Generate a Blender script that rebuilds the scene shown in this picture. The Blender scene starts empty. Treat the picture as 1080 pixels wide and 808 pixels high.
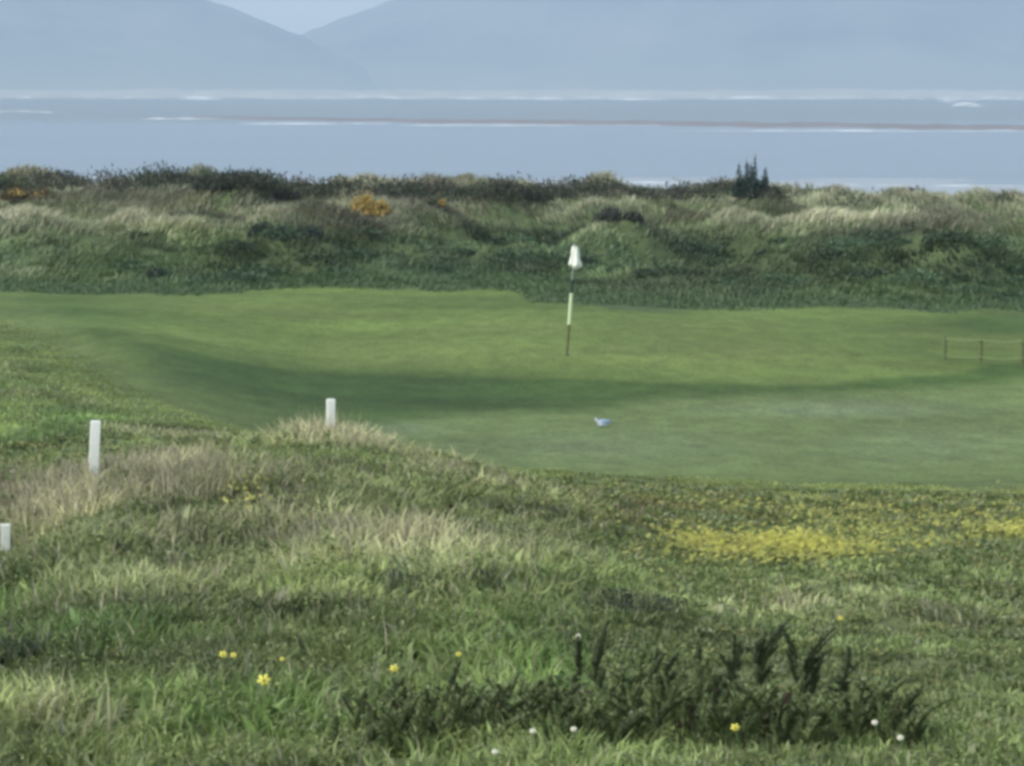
import bpy, bmesh, math, random
import numpy as np
from mathutils import Vector, Matrix

R = math.radians
rng = np.random.default_rng(7)
random.seed(7)
sc = bpy.context.scene
COL = sc.collection

# ------------------------------------------------------------------ camera, sky, sun, exposure
F = 2700.0            # focal length in photo pixels (photo is 1080 x 808)
HOR = 92.0            # row of the horizon
EYE = 14.0            # eye height above the sea
PITCH = math.atan((404 - HOR) / F)
cam_d = bpy.data.cameras.new('camera')
cam_d.sensor_width = 36; cam_d.lens = F / 1080 * 36
cam_d.clip_start = 0.1; cam_d.clip_end = 40000
cam = bpy.data.objects.new('camera', cam_d); COL.objects.link(cam)
cam.location = (0, 0, EYE); cam.rotation_euler = (R(90) - PITCH, 0, 0)
sc.camera = cam

SUN_EL, SUN_AZ = 40.0, 238.0          # azimuth measured clockwise from +Y
W = bpy.data.worlds.new('World'); sc.world = W; W.use_nodes = True
nt = W.node_tree; bg = nt.nodes['Background']
sky = nt.nodes.new('ShaderNodeTexSky'); sky.sky_type = 'NISHITA'; sky.sun_disc = False
sky.sun_elevation = R(SUN_EL); sky.sun_rotation = R(SUN_AZ)
sky.air_density = 1.0; sky.dust_density = 0.8; sky.ozone_density = 1.6
bw = nt.nodes.new('ShaderNodeRGBToBW'); nt.links.new(sky.outputs[0], bw.inputs[0])       # thin overcast: most of the blue is veiled
cl = nt.nodes.new('ShaderNodeMix'); cl.data_type = 'RGBA'; cl.inputs[0].default_value = 0.62
nt.links.new(sky.outputs[0], cl.inputs[6]); nt.links.new(bw.outputs[0], cl.inputs[7]); nt.links.new(cl.outputs[2], bg.inputs[0])
bg.inputs[1].default_value = 0.125
sd = bpy.data.lights.new('sun', 'SUN'); sd.energy = 1.3; sd.angle = R(18); sd.color = (1.0, 0.93, 0.80)
sun = bpy.data.objects.new('sun', sd); COL.objects.link(sun)
d = Vector((math.sin(R(SUN_AZ)) * math.cos(R(SUN_EL)), math.cos(R(SUN_AZ)) * math.cos(R(SUN_EL)), math.sin(R(SUN_EL))))
sun.rotation_euler = d.to_track_quat('Z', 'Y').to_euler(); sun.location = (-20, -30, 60)
sc.view_settings.view_transform = 'Standard'; sc.view_settings.look = 'None'
sc.view_settings.exposure = 1.48; sc.view_settings.gamma = 1
sc.render.engine = 'CYCLES'
cy = sc.cycles
cy.use_denoising = True
cy.max_bounces = 6; cy.diffuse_bounces = 4; cy.glossy_bounces = 2; cy.transmission_bounces = 3; cy.volume_bounces = 1
cy.transparent_max_bounces = 8
cy.filter_width = 3.6

# ------------------------------------------------------------------ small maths helpers
cP, sP = math.cos(PITCH), math.sin(PITCH)
def slope(v):
    t = (np.asarray(v, float) - 404) / F
    return -(sP + t * cP) / (cP - t * sP)
def xslope(u, v):
    t = (v - 404) / F
    return (u - 540) / F / (cP - t * sP)
def project(x, y, z):
    zr = z - EYE
    fwd = y * cP - zr * sP
    dn = -(y * sP) - zr * cP
    fwd = np.where(fwd < 0.5, 0.5, fwd)
    return 540 + F * x / fwd, 404 + F * dn / fwd
def hsh(ix, iy, s):
    h = (ix.astype(np.int64) * 374761393 + iy.astype(np.int64) * 668265263 + s * 1274126177) & 0x7fffffff
    h = ((h ^ (h >> 13)) * 1103515245) & 0x7fffffff
    h = ((h ^ (h >> 16)) * 12345701) & 0x7fffffff
    return (h & 0xffff) / 65535.0
def vnoise(x, y, s=0):
    x = np.asarray(x, float); y = np.asarray(y, float)
    ix = np.floor(x); iy = np.floor(y); fx = x - ix; fy = y - iy
    fx = fx * fx * (3 - 2 * fx); fy = fy * fy * (3 - 2 * fy)
    ix = ix.astype(np.int64); iy = iy.astype(np.int64)
    a = hsh(ix, iy, s); b = hsh(ix + 1, iy, s); c = hsh(ix, iy + 1, s); e = hsh(ix + 1, iy + 1, s)
    return (a * (1 - fx) + b * fx) * (1 - fy) + (c * (1 - fx) + e * fx) * fy
def fbm(x, y, s=0, o=4):
    t = 0; a = 1; n = 0
    for i in range(o):
        t = t + a * vnoise(x * 2 ** i + 17.3 * i, y * 2 ** i - 9.1 * i, s + i); n += a; a *= 0.5
    return t / n
def sst(a, b, x):
    t = np.clip((x - a) / (b - a), 0, 1); return t * t * (3 - 2 * t)
def blob(u, v, lst):
    r = np.zeros_like(u)
    for (bu, bv, ru, rv, w) in lst:
        r = np.maximum(r, w * np.exp(-(((u - bu) / ru) ** 2 + ((v - bv) / rv) ** 2)))
    return r

# ------------------------------------------------------------------ the land: heights
UC = [-60, 100, 350, 560, 800, 1080]
COLS = {
 -60: [(9,835),(12,722),(15,655),(18,618),(20,598),(22,560),(26,512),(31,460),(36,418),(44,382),(52,346),(60,319),(66,305),(72,282),(80,249),(88,228),(97,211),(106,204)],
 100: [(9,835),(12,716),(15,638),(18,575),(22,518),(24,504),(28,478),(33,441),(38,410),(46,370),(54,340),(61,318),(66,308),(72,287),(80,255),(90,228),(99,213),(108,208)],
 350: [(9,835),(12,712),(15,628),(18,566),(22,508),(26,470),(28,480),(32,470),(36,462),(40,443),(45,419),(48,397),(52,372),(57,345),(63,317),(66,308),(70,292),(78,257),(88,232),(98,218),(106,214)],
 560: [(9,835),(12,718),(15,640),(18,592),(22,545),(26,520),(30,510),(34,494),(38,466),(42,438),(46,414),(48.5,395),(51,372),(56,345),(60,328),(64,316),(68,302),(74,273),(82,246),(92,228),(104,217)],
 800: [(9,840),(12,735),(15,665),(18,615),(22,572),(26,543),(30,520),(33,506),(38,470),(42,440),(46,414),(48.5,399),(52,373),(57,350),(63,329),(66,320),(72,288),(80,255),(90,236),(104,223)],
 1080: [(9,842),(12,742),(15,676),(18,628),(22,584),(26,552),(30,526),(34,508),(40,462),(45,427),(49,399),(53,378),(58,355),(64,333),(68,319),(74,287),(82,255),(92,237),(104,225)],
}
YS = np.arange(-60, 540, 0.5)
prof = []
for u in UC:
    pts = COLS[u]
    Y = [-60, 0] + [p[0] for p in pts] + [112, 124, 150, 200, 330, 400, 520]
    Z = [-1.9, -1.75] + [float(slope(p[1])) * p[0] for p in pts]
    Z += [Z[-1] - 0.15, Z[-1] - 2.2, -12.6, -13.5, -13.82, -14.04, -15.5]
    z = np.interp(YS, Y, Z)
    k = np.ones(4) / 4
    z = np.convolve(np.pad(z, 4, 'edge'), k, 'same')[4:-4]
    prof.append(z)
prof = np.array(prof)
AC = np.array([(u - 540) / F for u in UC])
def height(x, y):
    x = np.asarray(x, float); y = np.asarray(y, float)
    a = x / np.maximum(y, 9)
    fi = np.interp(a, AC, np.arange(len(AC)))
    i0 = np.clip(np.floor(fi).astype(int), 0, len(AC) - 2); t = fi - i0; t = t * t * (3 - 2 * t) * 0.6 + t * 0.4
    fy = np.clip((y + 60) / 0.5, 0, len(YS) - 1.001); j = np.floor(fy).astype(int); s = fy - j
    z0 = prof[i0, j] * (1 - s) + prof[i0, j + 1] * s
    z1 = prof[i0 + 1, j] * (1 - s) + prof[i0 + 1, j + 1] * s
    z = z0 * (1 - t) + z1 * t
    # hummocks: strong on the dunes, moderate in the near rough, slight on mown ground
    dune = sst(66, 76, y) * (1 - sst(150, 175, y))
    near = 1 - sst(24, 33, y)
    n1 = fbm(x / 5.5, y / 7.0, 3) - 0.5
    n2 = fbm(x / 1.9, y / 2.4, 11) - 0.5
    n3 = fbm(x / 3.2, y / 4.2, 13, 3) - 0.5
    z = z + dune * (n1 * 2.8 + n3 * 2.1 + n2 * 0.7)
    z = z + near * sst(3, 8, y) * (n2 * 0.40 + n1 * 0.20)
    bank = sst(28, 34, y) * (1 - sst(46, 54, y)) * sst(-4.6, -7.0, x + (y - 30) * .06)
    z = z + bank * (fbm(x / 1.6, y / 2.8, 25, 3) - .5) * .6
    shore = sst(250, 330, y)
    z = z + shore * (fbm(x / 45, y / 30, 27, 3) - .5) * .35
    mid = sst(28, 36, y) * (1 - sst(60, 68, y))
    z = z + mid * (fbm(x / 4, y / 6, 21) - 0.5) * 0.09
    return z + EYE

VB = ([-300, 0, 60, 110, 190, 280, 350, 430, 520, 600, 1080, 1400], [330, 344, 362, 388, 430, 463, 475, 482, 500, 507, 514, 516])
VD = ([-300, 0, 100, 250, 350, 500, 560, 640, 800, 930, 1000, 1080, 1400], [310, 309, 313, 311, 306, 304, 313, 326, 329, 323, 331, 333, 334])
VG = ([-300, 0, 60, 200, 300, 450, 600, 700, 850, 950, 1080, 1400], [300, 318, 340, 372, 392, 397, 398, 402, 404, 396, 385, 380])   # front lip of the putting green
VF = ([-300, 250, 380, 480, 600, 700, 850, 1000, 1080, 1400], [470, 460, 447, 440, 433, 420, 414, 404, 398, 394])               # far edge of the fairway
def zones(x, y, z):
    u, v = project(x, y, z)
    wob = (fbm(x / 2.0, y / 3.0, 31) - 0.5) * 34
    beyond = y > 27
    mown = sst(6, -6, v - np.interp(u, *VB) + wob) * beyond
    dune = np.maximum(sst(4, -4, v - np.interp(u, *VD) + wob * 0.5) * (y > 55), (y > 72) * 1.0)
    mown = mown * (1 - dune)
    green = mown * sst(3, -3, v - np.interp(u, *VG) + wob * 0.4) * (1 - blob(u, v, [(1060, 340, 70, 16, 1.3), (40, 330, 90, 30, 1.2), (0, 350, 60, 60, 1.2)])).clip(0, 1)
    fair = mown * sst(-7, 9, v - np.interp(u, *VF) + wob * 0.6)
    return u, v, mown, dune, green, fair

def lerp(a, b, t): return a * (1 - t[:, None]) + np.asarray(b)[None, :] * t[:, None]
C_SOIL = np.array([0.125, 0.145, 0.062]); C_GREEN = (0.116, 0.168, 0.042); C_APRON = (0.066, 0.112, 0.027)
C_FAIR = (0.132, 0.180, 0.062); C_DUNE = (0.075, 0.105, 0.045)
def ground_colour(x, y, z):
    u, v, mown, dune, green, fair = zones(x, y, z)
    n = len(x)
    c = np.tile(C_SOIL, (n, 1))
    leftrough = sst(24, 30, y) * (1 - mown) * (1 - dune)
    c = lerp(c, (0.110, 0.160, 0.060), leftrough)
    c = lerp(c, C_DUNE, dune)
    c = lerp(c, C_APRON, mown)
    c = lerp(c, C_GREEN, green); c = lerp(c, C_FAIR, fair)
    dv = np.interp(u, *VB) - v                     # semi-rough: the cut grows longer towards the rough
    semi = mown * np.where(u < 420, sst(60, 0, dv) * sst(420, 300, u), sst(16, -2, dv + (fbm(x / 1.5, y / 2.5, 47) - .5) * 22))
    c = lerp(c, (0.118, 0.160, 0.050), semi * .9)
    hollow_dark = mown * blob(u, v, [(420, 412, 150, 22, .8), (250, 395, 90, 16, .5)])       # darker turf tint across the hollow
    c = lerp(c, (0.040, 0.078, 0.020), hollow_dark)
    mauve = blob(u, v, [(-10, 515, 36, 26, 1)]) * (1 - mown); c = lerp(c, (.16, .125, .12), mauve)
    patch = fbm(x / 3.2, y / 2.2, 41); p2 = fbm(x / 9, y / 3.5, 45)
    c = c * (1 + (patch - .5) * .6 + (p2 - .5) * .5)[:, None]
    yl = mown * np.clip((fbm(x / 6, y / 4, 51) - 0.45) * 3, 0, 1) * green * 0.35
    c = lerp(c, (0.155, 0.175, 0.06), yl)
    pale = fair * blob(u, v, [(880, 432, 130, 9, 1), (650, 470, 150, 20, .6), (980, 470, 120, 20, .6), (420, 452, 60, 8, .8)]) * 0.5
    c = lerp(c, (0.19, 0.24, 0.14), pale)
    sand = sst(135, 165, y)
    c = lerp(c, (0.33, 0.38, 0.41), sand)
    return c, mown, green, fair, dune

# ------------------------------------------------------------------ node helpers
def mat(name):
    m = bpy.data.materials.new(name); m.use_nodes = True
    n = m.node_tree; b = n.nodes['Principled BSDF']
    return m, n, b
def N(n, t, **k):
    o = n.nodes.new(t)
    for a, b in k.items(): setattr(o, a, b)
    return o
def noise(n, scale, detail=4, vec=None, rough=0.6):
    o = N(n, 'ShaderNodeTexNoise'); o.inputs['Scale'].default_value = scale; o.inputs['Detail'].default_value = detail
    o.inputs['Roughness'].default_value = rough
    if vec is not None: n.links.new(vec, o.inputs['Vector'])
    return o
def simple(name, col, rough=0.7, var=0.25, scale=30, spec=0.3):
    m, n, b = mat(name)
    tc = N(n, 'ShaderNodeTexCoord'); no = noise(n, scale, 4, tc.outputs['Object'])
    mx = N(n, 'ShaderNodeMix', data_type='RGBA')
    mx.inputs[6].default_value = (*[c * (1 - var) for c in col], 1); mx.inputs[7].default_value = (*[min(1, c * (1 + var)) for c in col], 1)
    n.links.new(no.outputs[0], mx.inputs[0]); n.links.new(mx.outputs[2], b.inputs['Base Color'])
    b.inputs['Roughness'].default_value = rough; b.inputs['Specular IOR Level'].default_value = spec
    return m

# grass / leaf material: colour of each blade from the 'tint' attribute
def leafy(name, trans=0.3, rough=0.6):
    m = bpy.data.materials.new(name); m.use_nodes = True; n = m.node_tree; n.nodes.clear()
    out = N(n, 'ShaderNodeOutputMaterial'); at = N(n, 'ShaderNodeAttribute'); at.attribute_name = 'tint'
    di = N(n, 'ShaderNodeBsdfDiffuse'); tr = N(n, 'ShaderNodeBsdfTranslucent'); gl = N(n, 'ShaderNodeBsdfGlossy')
    gl.inputs['Roughness'].default_value = rough; gl.inputs['Color'].default_value = (1, 1, 1, 1)
    m1 = N(n, 'ShaderNodeMixShader'); m2 = N(n, 'ShaderNodeMixShader'); m1.inputs[0].default_value = trans; m2.inputs[0].default_value = 0.025
    n.links.new(at.outputs['Color'], di.inputs['Color']); n.links.new(at.outputs['Color'], tr.inputs['Color'])
    n.links.new(di.outputs[0], m1.inputs[1]); n.links.new(tr.outputs[0], m1.inputs[2])
    n.links.new(m1.outputs[0], m2.inputs[1]); n.links.new(gl.outputs[0], m2.inputs[2]); n.links.new(m2.outputs[0], out.inputs[0])
    return m
M_GRASS = leafy('grass_blades', 0.42); M_LEAF = leafy('leaves', 0.32)

m, n, b = mat('turf_and_soil'); M_GROUND = m
at = N(n, 'ShaderNodeAttribute'); at.attribute_name = 'tint'
geo = N(n, 'ShaderNodeNewGeometry')
mp = N(n, 'ShaderNodeMapping'); mp.inputs['Scale'].default_value = (1, 0.55, 1); n.links.new(geo.outputs['Position'], mp.inputs[0])
n1 = noise(n, 14, 6, mp.outputs[0], 0.75); n2 = noise(n, 2.2, 5, mp.outputs[0], 0.65)
mr = N(n, 'ShaderNodeMapRange'); mr.inputs[1].default_value = .25; mr.inputs[2].default_value = .75; mr.inputs[3].default_value = 0.55; mr.inputs[4].default_value = 1.45
n.links.new(n1.outputs[0], mr.inputs[0])
mr2 = N(n, 'ShaderNodeMapRange'); mr2.inputs[1].default_value = .3; mr2.inputs[2].default_value = .7; mr2.inputs[3].default_value = 0.78; mr2.inputs[4].default_value = 1.22
n.links.new(n2.outputs[0], mr2.inputs[0])
mu = N(n, 'ShaderNodeMath', operation='MULTIPLY'); n.links.new(mr.outputs[0], mu.inputs[0]); n.links.new(mr2.outputs[0], mu.inputs[1])
vm = N(n, 'ShaderNodeVectorMath', operation='SCALE'); n.links.new(at.outputs['Color'], vm.inputs[0]); n.links.new(mu.outputs[0], vm.inputs['Scale'])
n.links.new(vm.outputs[0], b.inputs['Base Color']); b.inputs['Roughness'].default_value = 0.85; b.inputs['Specular IOR Level'].default_value = 0.15
bp = N(n, 'ShaderNodeBump'); bp.inputs['Strength'].default_value = 0.6; bp.inputs['Distance'].default_value = 0.03
n.links.new(n1.outputs[0], bp.inputs['Height']); n.links.new(bp.outputs[0], b.inputs['Normal'])

# ------------------------------------------------------------------ mesh helpers
def build(name, verts, faces, material, tint=None, parent=None, smooth=False):
    me = bpy.data.meshes.new(name)
    verts = np.asarray(verts, np.float32)
    me.from_pydata(verts.tolist(), [], faces)
    me.materials.append(material)
    if tint is not None: set_tint(me, tint)
    if smooth: me.polygons.foreach_set('use_smooth', np.ones(len(me.polygons), bool))
    o = bpy.data.objects.new(name, me); COL.objects.link(o)
    if parent: o.parent = parent
    return o
def set_tint(me, tint):
    a = me.attributes.new('tint', 'FLOAT_COLOR', 'POINT')
    t = np.ones((len(tint), 4), np.float32); t[:, :3] = tint
    a.data.foreach_set('color', t.ravel())
def fast_mesh(name, V, faces4=None, faces3=None, material=None, tint=None, smooth=False, parent=None):
    me = bpy.data.meshes.new(name)
    loops = []; starts = []; s = 0
    if faces4 is not None and len(faces4):
        loops.append(faces4.ravel()); starts.append(np.arange(len(faces4)) * 4); s = len(faces4) * 4
    if faces3 is not None and len(faces3):
        loops.append(faces3.ravel()); starts.append(s + np.arange(len(faces3)) * 3)
    loops = np.concatenate(loops).astype(np.int32); starts = np.concatenate(starts).astype(np.int32)
    me.vertices.add(len(V)); me.vertices.foreach_set('co', np.asarray(V, np.float32).ravel())
    me.loops.add(len(loops)); me.loops.foreach_set('vertex_index', loops)
    me.polygons.add(len(starts)); me.polygons.foreach_set('loop_start', starts)
    if smooth: me.polygons.foreach_set('use_smooth', np.ones(len(starts), bool))
    me.update(calc_edges=True); me.validate()
    me.materials.append(material)
    if tint is not None: set_tint(me, tint)
    o = bpy.data.objects.new(name, me); COL.objects.link(o)
    if parent: o.parent = parent
    return o
def tag(o, label=None, cat=None, group=None, kind=None):
    if label: o['label'] = label
    if cat: o['category'] = cat
    if group: o['group'] = group
    if kind: o['kind'] = kind
    return o
def empty(name, loc):
    o = bpy.data.objects.new(name, None); COL.objects.link(o); o.location = loc; o.empty_display_size = 0.2
    return o

# ------------------------------------------------------------------ the land sheet, split into ground / fairway / putting green
rows = np.concatenate([np.linspace(-60, 6, 24), np.arange(6.3, 36, 0.11), np.arange(36, 70, 0.16), np.arange(70, 115, 0.28), np.arange(115, 180, 1.2), np.linspace(182, 520, 60)])
nc = 460
s_in = np.linspace(-1, 1, nc)
s_out = 1 + np.cumsum(np.geomspace(0.02, 6, 18))
scol = np.concatenate([-s_out[::-1], s_in, s_out])
Wd = 0.26 * np.maximum(rows, 0) + 4
X = scol[None, :] * Wd[:, None]; Yg = np.repeat(rows[:, None], len(scol), 1)
xf, yf = X.ravel(), Yg.ravel(); zf = height(xf, yf)
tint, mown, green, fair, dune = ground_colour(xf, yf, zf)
nr, ncl = X.shape
ii = (np.arange(nr - 1)[:, None] * ncl + np.arange(ncl - 1)[None, :]).ravel()
quads = np.stack([ii, ii + 1, ii + 1 + ncl, ii + ncl], 1)
fm = lambda a: a[quads].mean(1)
isg = fm(green) > 0.5; isf = (fm(fair) > 0.5) & ~isg
Vg = np.stack([xf, yf, zf], 1)
def sub(name, mask):
    q = quads[mask]; used, inv = np.unique(q.ravel(), return_inverse=True)
    return tag(fast_mesh(name, Vg[used], inv.reshape(-1, 4), None, M_GROUND, tint[used], smooth=True), kind='structure')
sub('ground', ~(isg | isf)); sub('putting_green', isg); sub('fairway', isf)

# ------------------------------------------------------------------ sea, sandbar, surf, mountains
m, n, b = mat('sea_water'); M_SEA = m
geo = N(n, 'ShaderNodeNewGeometry')
mp = N(n, 'ShaderNodeMapping'); mp.inputs['Scale'].default_value = (0.12, 0.5, 1); n.links.new(geo.outputs['Position'], mp.inputs[0])
w1 = noise(n, 0.35, 6, mp.outputs[0])
mp2 = N(n, 'ShaderNodeMapping'); mp2.inputs['Scale'].default_value = (0.0028, 0.028, 1); n.links.new(geo.outputs['Position'], mp2.inputs[0])
w2 = noise(n, 1.0, 5, mp2.outputs[0])
bp = N(n, 'ShaderNodeBump'); bp.inputs['Strength'].default_value = 0.5; bp.inputs['Distance'].default_value = 0.6
n.links.new(w1.outputs[0], bp.inputs['Height']); n.links.new(bp.outputs[0], b.inputs['Normal'])
cr = N(n, 'ShaderNodeMix', data_type='RGBA'); cr.inputs[6].default_value = (0.06, 0.09, 0.10, 1); cr.inputs[7].default_value = (0.20, 0.25, 0.25, 1)
n.links.new(w2.outputs[0], cr.inputs[0])
sp = N(n, 'ShaderNodeSeparateXYZ'); n.links.new(geo.outputs['Position'], sp.inputs[0])
dm = N(n, 'ShaderNodeMapRange'); dm.inputs[1].default_value = 950; dm.inputs[2].default_value = 1150; dm.inputs[3].default_value = 1; dm.inputs[4].default_value = 0
n.links.new(sp.outputs[1], dm.inputs[0])
c2 = N(n, 'ShaderNodeMix', data_type='RGBA'); c2.inputs[7].default_value = (0.24, 0.31, 0.39, 1)      # milky shallows inside the bar
dq = N(n, 'ShaderNodeMath', operation='MULTIPLY'); dq.inputs[1].default_value = .5; n.links.new(dm.outputs[0], dq.inputs[0]); n.links.new(dq.outputs[0], c2.inputs[0]); n.links.new(cr.outputs[2], c2.inputs[6]); n.links.new(c2.outputs[2], b.inputs['Base Color'])
b.inputs['Roughness'].default_value = 0.32; b.inputs['IOR'].default_value = 1.33
ys = np.concatenate([np.linspace(140, 700, 30), np.geomspace(720, 12500, 50)]); xs = np.linspace(-14000, 14000, 60)
XX, YY = np.meshgrid(xs, ys)
ii = (np.arange(len(ys) - 1)[:, None] * len(xs) + np.arange(len(xs) - 1)[None, :]).ravel()
tag(fast_mesh('sea', np.stack([XX.ravel(), YY.ravel(), np.zeros(XX.size)], 1), np.stack([ii, ii + 1, ii + 1 + len(xs), ii + len(xs)], 1), None, M_SEA), kind='structure')

def seaY(v): return EYE / -float(slope(v))
def shore_strip(name, us, v_near, v_far, hgt, material, seed, nacross=8):
    """a low whale-backed strip lying on the water between two shorelines"""
    V = []; m_ = len(us)
    for k, u in enumerate(us):
        y0, y1 = seaY(v_near[k]), seaY(v_far[k])
        y0 += (float(vnoise(k * .9, 3.3, seed)) - .5) * (y1 - y0) * .5
        y1 += (float(vnoise(k * .7, 8.3, seed + 1)) - .5) * (y1 - y0) * .5
        for j in range(nacross):
            t = j / (nacross - 1); y = y0 + (y1 - y0) * t
            z = hgt * max(0.0, math.sin(math.pi * t)) ** 0.7 * (0.6 + 0.8 * float(vnoise(k * .8, j, seed + 2))) - 0.02
            if k in (0, m_ - 1): z = -0.02
            V.append((y * (u - 540) / F, y, z))
    q = [(a * nacross + j, (a + 1) * nacross + j, (a + 1) * nacross + j + 1, a * nacross + j + 1) for a in range(m_ - 1) for j in range(nacross - 1)]
    return build(name, V, q, material, smooth=True)
M_SAND = simple('wet_sand', (0.21, 0.19, 0.19), 0.7, 0.25, 0.02)
M_FOAM = simple('sea_foam', (0.74, 0.78, 0.79), 0.9, 0.15, 0.05)
n = M_FOAM.node_tree; b = n.nodes['Principled BSDF']                # lacy foam: broken by gaps of open water
geo = N(n, 'ShaderNodeNewGeometry'); mp = N(n, 'ShaderNodeMapping'); mp.inputs['Scale'].default_value = (0.02, 0.02, .5); n.links.new(geo.outputs['Position'], mp.inputs[0])
fo = noise(n, 1.0, 6, mp.outputs[0], .8); mr = N(n, 'ShaderNodeMapRange'); mr.inputs[1].default_value = .34; mr.inputs[2].default_value = .58; mr.inputs[4].default_value = .95
n.links.new(fo.outputs[0], mr.inputs[0]); n.links.new(mr.outputs[0], b.inputs['Alpha'])
us = np.linspace(190, 1500, 90)
tag(shore_strip('sandbar', us, np.interp(us, [190, 450, 800, 1080, 1500], [124.6, 129.5, 134, 137.5, 143]), np.interp(us, [190, 450, 800, 1080, 1500], [123.8, 126.2, 129.3, 133.0, 138.4]), 0.8, M_SAND, 5), kind='structure')
us = np.linspace(-500, 1700, 120)
M_STR = simple('pale_strand', (0.40, 0.42, 0.40), 0.9, 0.3, 0.004)
tag(shore_strip('far_beach', us, us * 0 + 103.4, us * 0 + 101.2, 8.5, M_STR, 9, 12), kind='structure')
# lines of surf breaking on the bars
surfV, surfQ = [], []
def surf(u0, u1, v, thick, hgt):
    k = max(3, int((u1 - u0) / 9)); b0 = len(surfV)
    y = seaY(v); y2 = seaY(v - thick)
    sd_ = random.randint(0, 999)
    for a in range(k + 1):
        u = u0 + (u1 - u0) * a / k; e = max(0.0, math.sin(math.pi * a / k)) ** .5
        w = (0.35 + 0.9 * float(vnoise(a * .6, 1.1, sd_))) * e
        yo = (float(vnoise(a * .25, 4.4, sd_)) - .5) * (y2 - y)
        for j, t in enumerate((0, .2, .5, 1)):
            yy = y + yo + (y2 - y) * t * w
            surfV.append((yy * (u - 540) / F, yy, (0.02, hgt * w + .03, hgt * .7 * w + .03, 0.02)[j]))
    for a in range(k):
        for j in range(3): p = b0 + a * 4 + j; surfQ.append((p, p + 4, p + 5, p + 1))
for a in [(20, 62, 103.6, .9, 3.2), (88, 150, 103.8, 1, 3.2), (185, 240, 105, .8, 3), (255, 520, 104.2, 1, 2.6), (470, 700, 104.6, .9, 2.4), (560, 600, 106, .8, 2.5), (640, 705, 105.6, .9, 3),
          (700, 960, 104.4, 1.2, 2.8), (985, 1010, 107.5, .9, 2.4), (1000, 1035, 111.8, 1.6, 2.6), (940, 1180, 105, 1.2, 2.8), (-200, 10, 104.4, 1, 3),
          (-40, 60, 118.5, .9, 1.0), (150, 235, 126.0, .9, .8), (250, 420, 131.0, 1.0, .5), (420, 700, 132.4, .7, .4), (700, 1100, 138.6, .7, .35),
          (-60, 400, 188, 1.2, .12), (260, 760, 193, 1.5, .15), (520, 1100, 197, 2, .15)]:
    surf(*a)
tag(build('surf', surfV, surfQ, M_FOAM, smooth=True), label='white lines of surf breaking along the sandbars and the beach', cat='surf', kind='stuff')

m, n, b = mat('mountain_moorland'); M_MTN = m
geo = N(n, 'ShaderNodeNewGeometry'); no = noise(n, 0.002, 8, geo.outputs['Position'], .65)
mx = N(n, 'ShaderNodeMix', data_type='RGBA'); mx.inputs[6].default_value = (0.02, 0.03, 0.025, 1); mx.inputs[7].default_value = (0.24, 0.23, 0.17, 1)
mr = N(n, 'ShaderNodeMapRange'); mr.inputs[1].default_value = .38; mr.inputs[2].default_value = .66
n.links.new(no.outputs[0], mr.inputs[0]); n.links.new(mr.outputs[0], mx.inputs[0])
sz = N(n, 'ShaderNodeSeparateXYZ'); n.links.new(geo.outputs['Position'], sz.inputs[0])
fz = N(n, 'ShaderNodeMapRange'); fz.inputs[1].default_value = 170; fz.inputs[2].default_value = 0; fz.inputs[3].default_value = 0; fz.inputs[4].default_value = .75
n.links.new(sz.outputs[2], fz.inputs[0])
mf = N(n, 'ShaderNodeMix', data_type='RGBA'); mf.inputs[7].default_value = (0.34, 0.38, 0.26, 1)      # haze thickening towards the base, painted into the slope colour
n.links.new(fz.outputs[0], mf.inputs[0]); n.links.new(mx.outputs[2], mf.inputs[6]); n.links.new(mf.outputs[2], b.inputs['Base Color']); b.inputs['Roughness'].default_value = .95
def mountain(name, us, vs, yr, y0, y1, seed):
    ng, mg = 170, 46
    V = []
    ug = np.linspace(us[0], us[-1], ng)
    for k, u in enumerate(ug):
        hr = (HOR - float(np.interp(u, us, vs))) / F * yr + EYE + (float(fbm(np.float64(u / 22), np.float64(seed), seed + 4, 4)) - .5) * 26
        for j in range(mg):
            t = j / (mg - 1)
            y = y0 + (y1 - y0) * t; x = yr * (u - 540) / F
            tr = (yr - y0) / (y1 - y0)
            s = (t / tr) if t < tr else (1 - t) / (1 - tr)
            e = s ** 1.15
            rn = abs(float(fbm(np.float64(x / 900), np.float64(y / 1300), seed, 4)) - .5) * 2
            e2 = e * (1 - 0.55 * rn * (1 - s) * 1.4)
            V.append((x, y, max(hr, 2) * max(e2, 0) - 4 * (1 - s)))
    q = [(a * mg + j, (a + 1) * mg + j, (a + 1) * mg + j + 1, a * mg + j + 1) for a in range(ng - 1) for j in range(mg - 1)]
    return tag(build(name, V, q, M_MTN, smooth=True), kind='structure')
mountain('mountain', [-900, -500, -200, 0, 120, 225, 265, 300, 330, 370, 420], [-140, -190, -120, -62, -32, -2, 14, 31, 43, 62, 97], 8200, 7000, 9800, 77)
mountain('mountain', [170, 240, 300, 322, 350, 385, 425, 480, 620, 800, 1000, 1200, 1600, 2100], [97, 70, 46, 37, 26, 12, -1, -18, -60, -92, -80, -110, -160, -120], 9600, 7600, 11200, 91)

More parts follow.
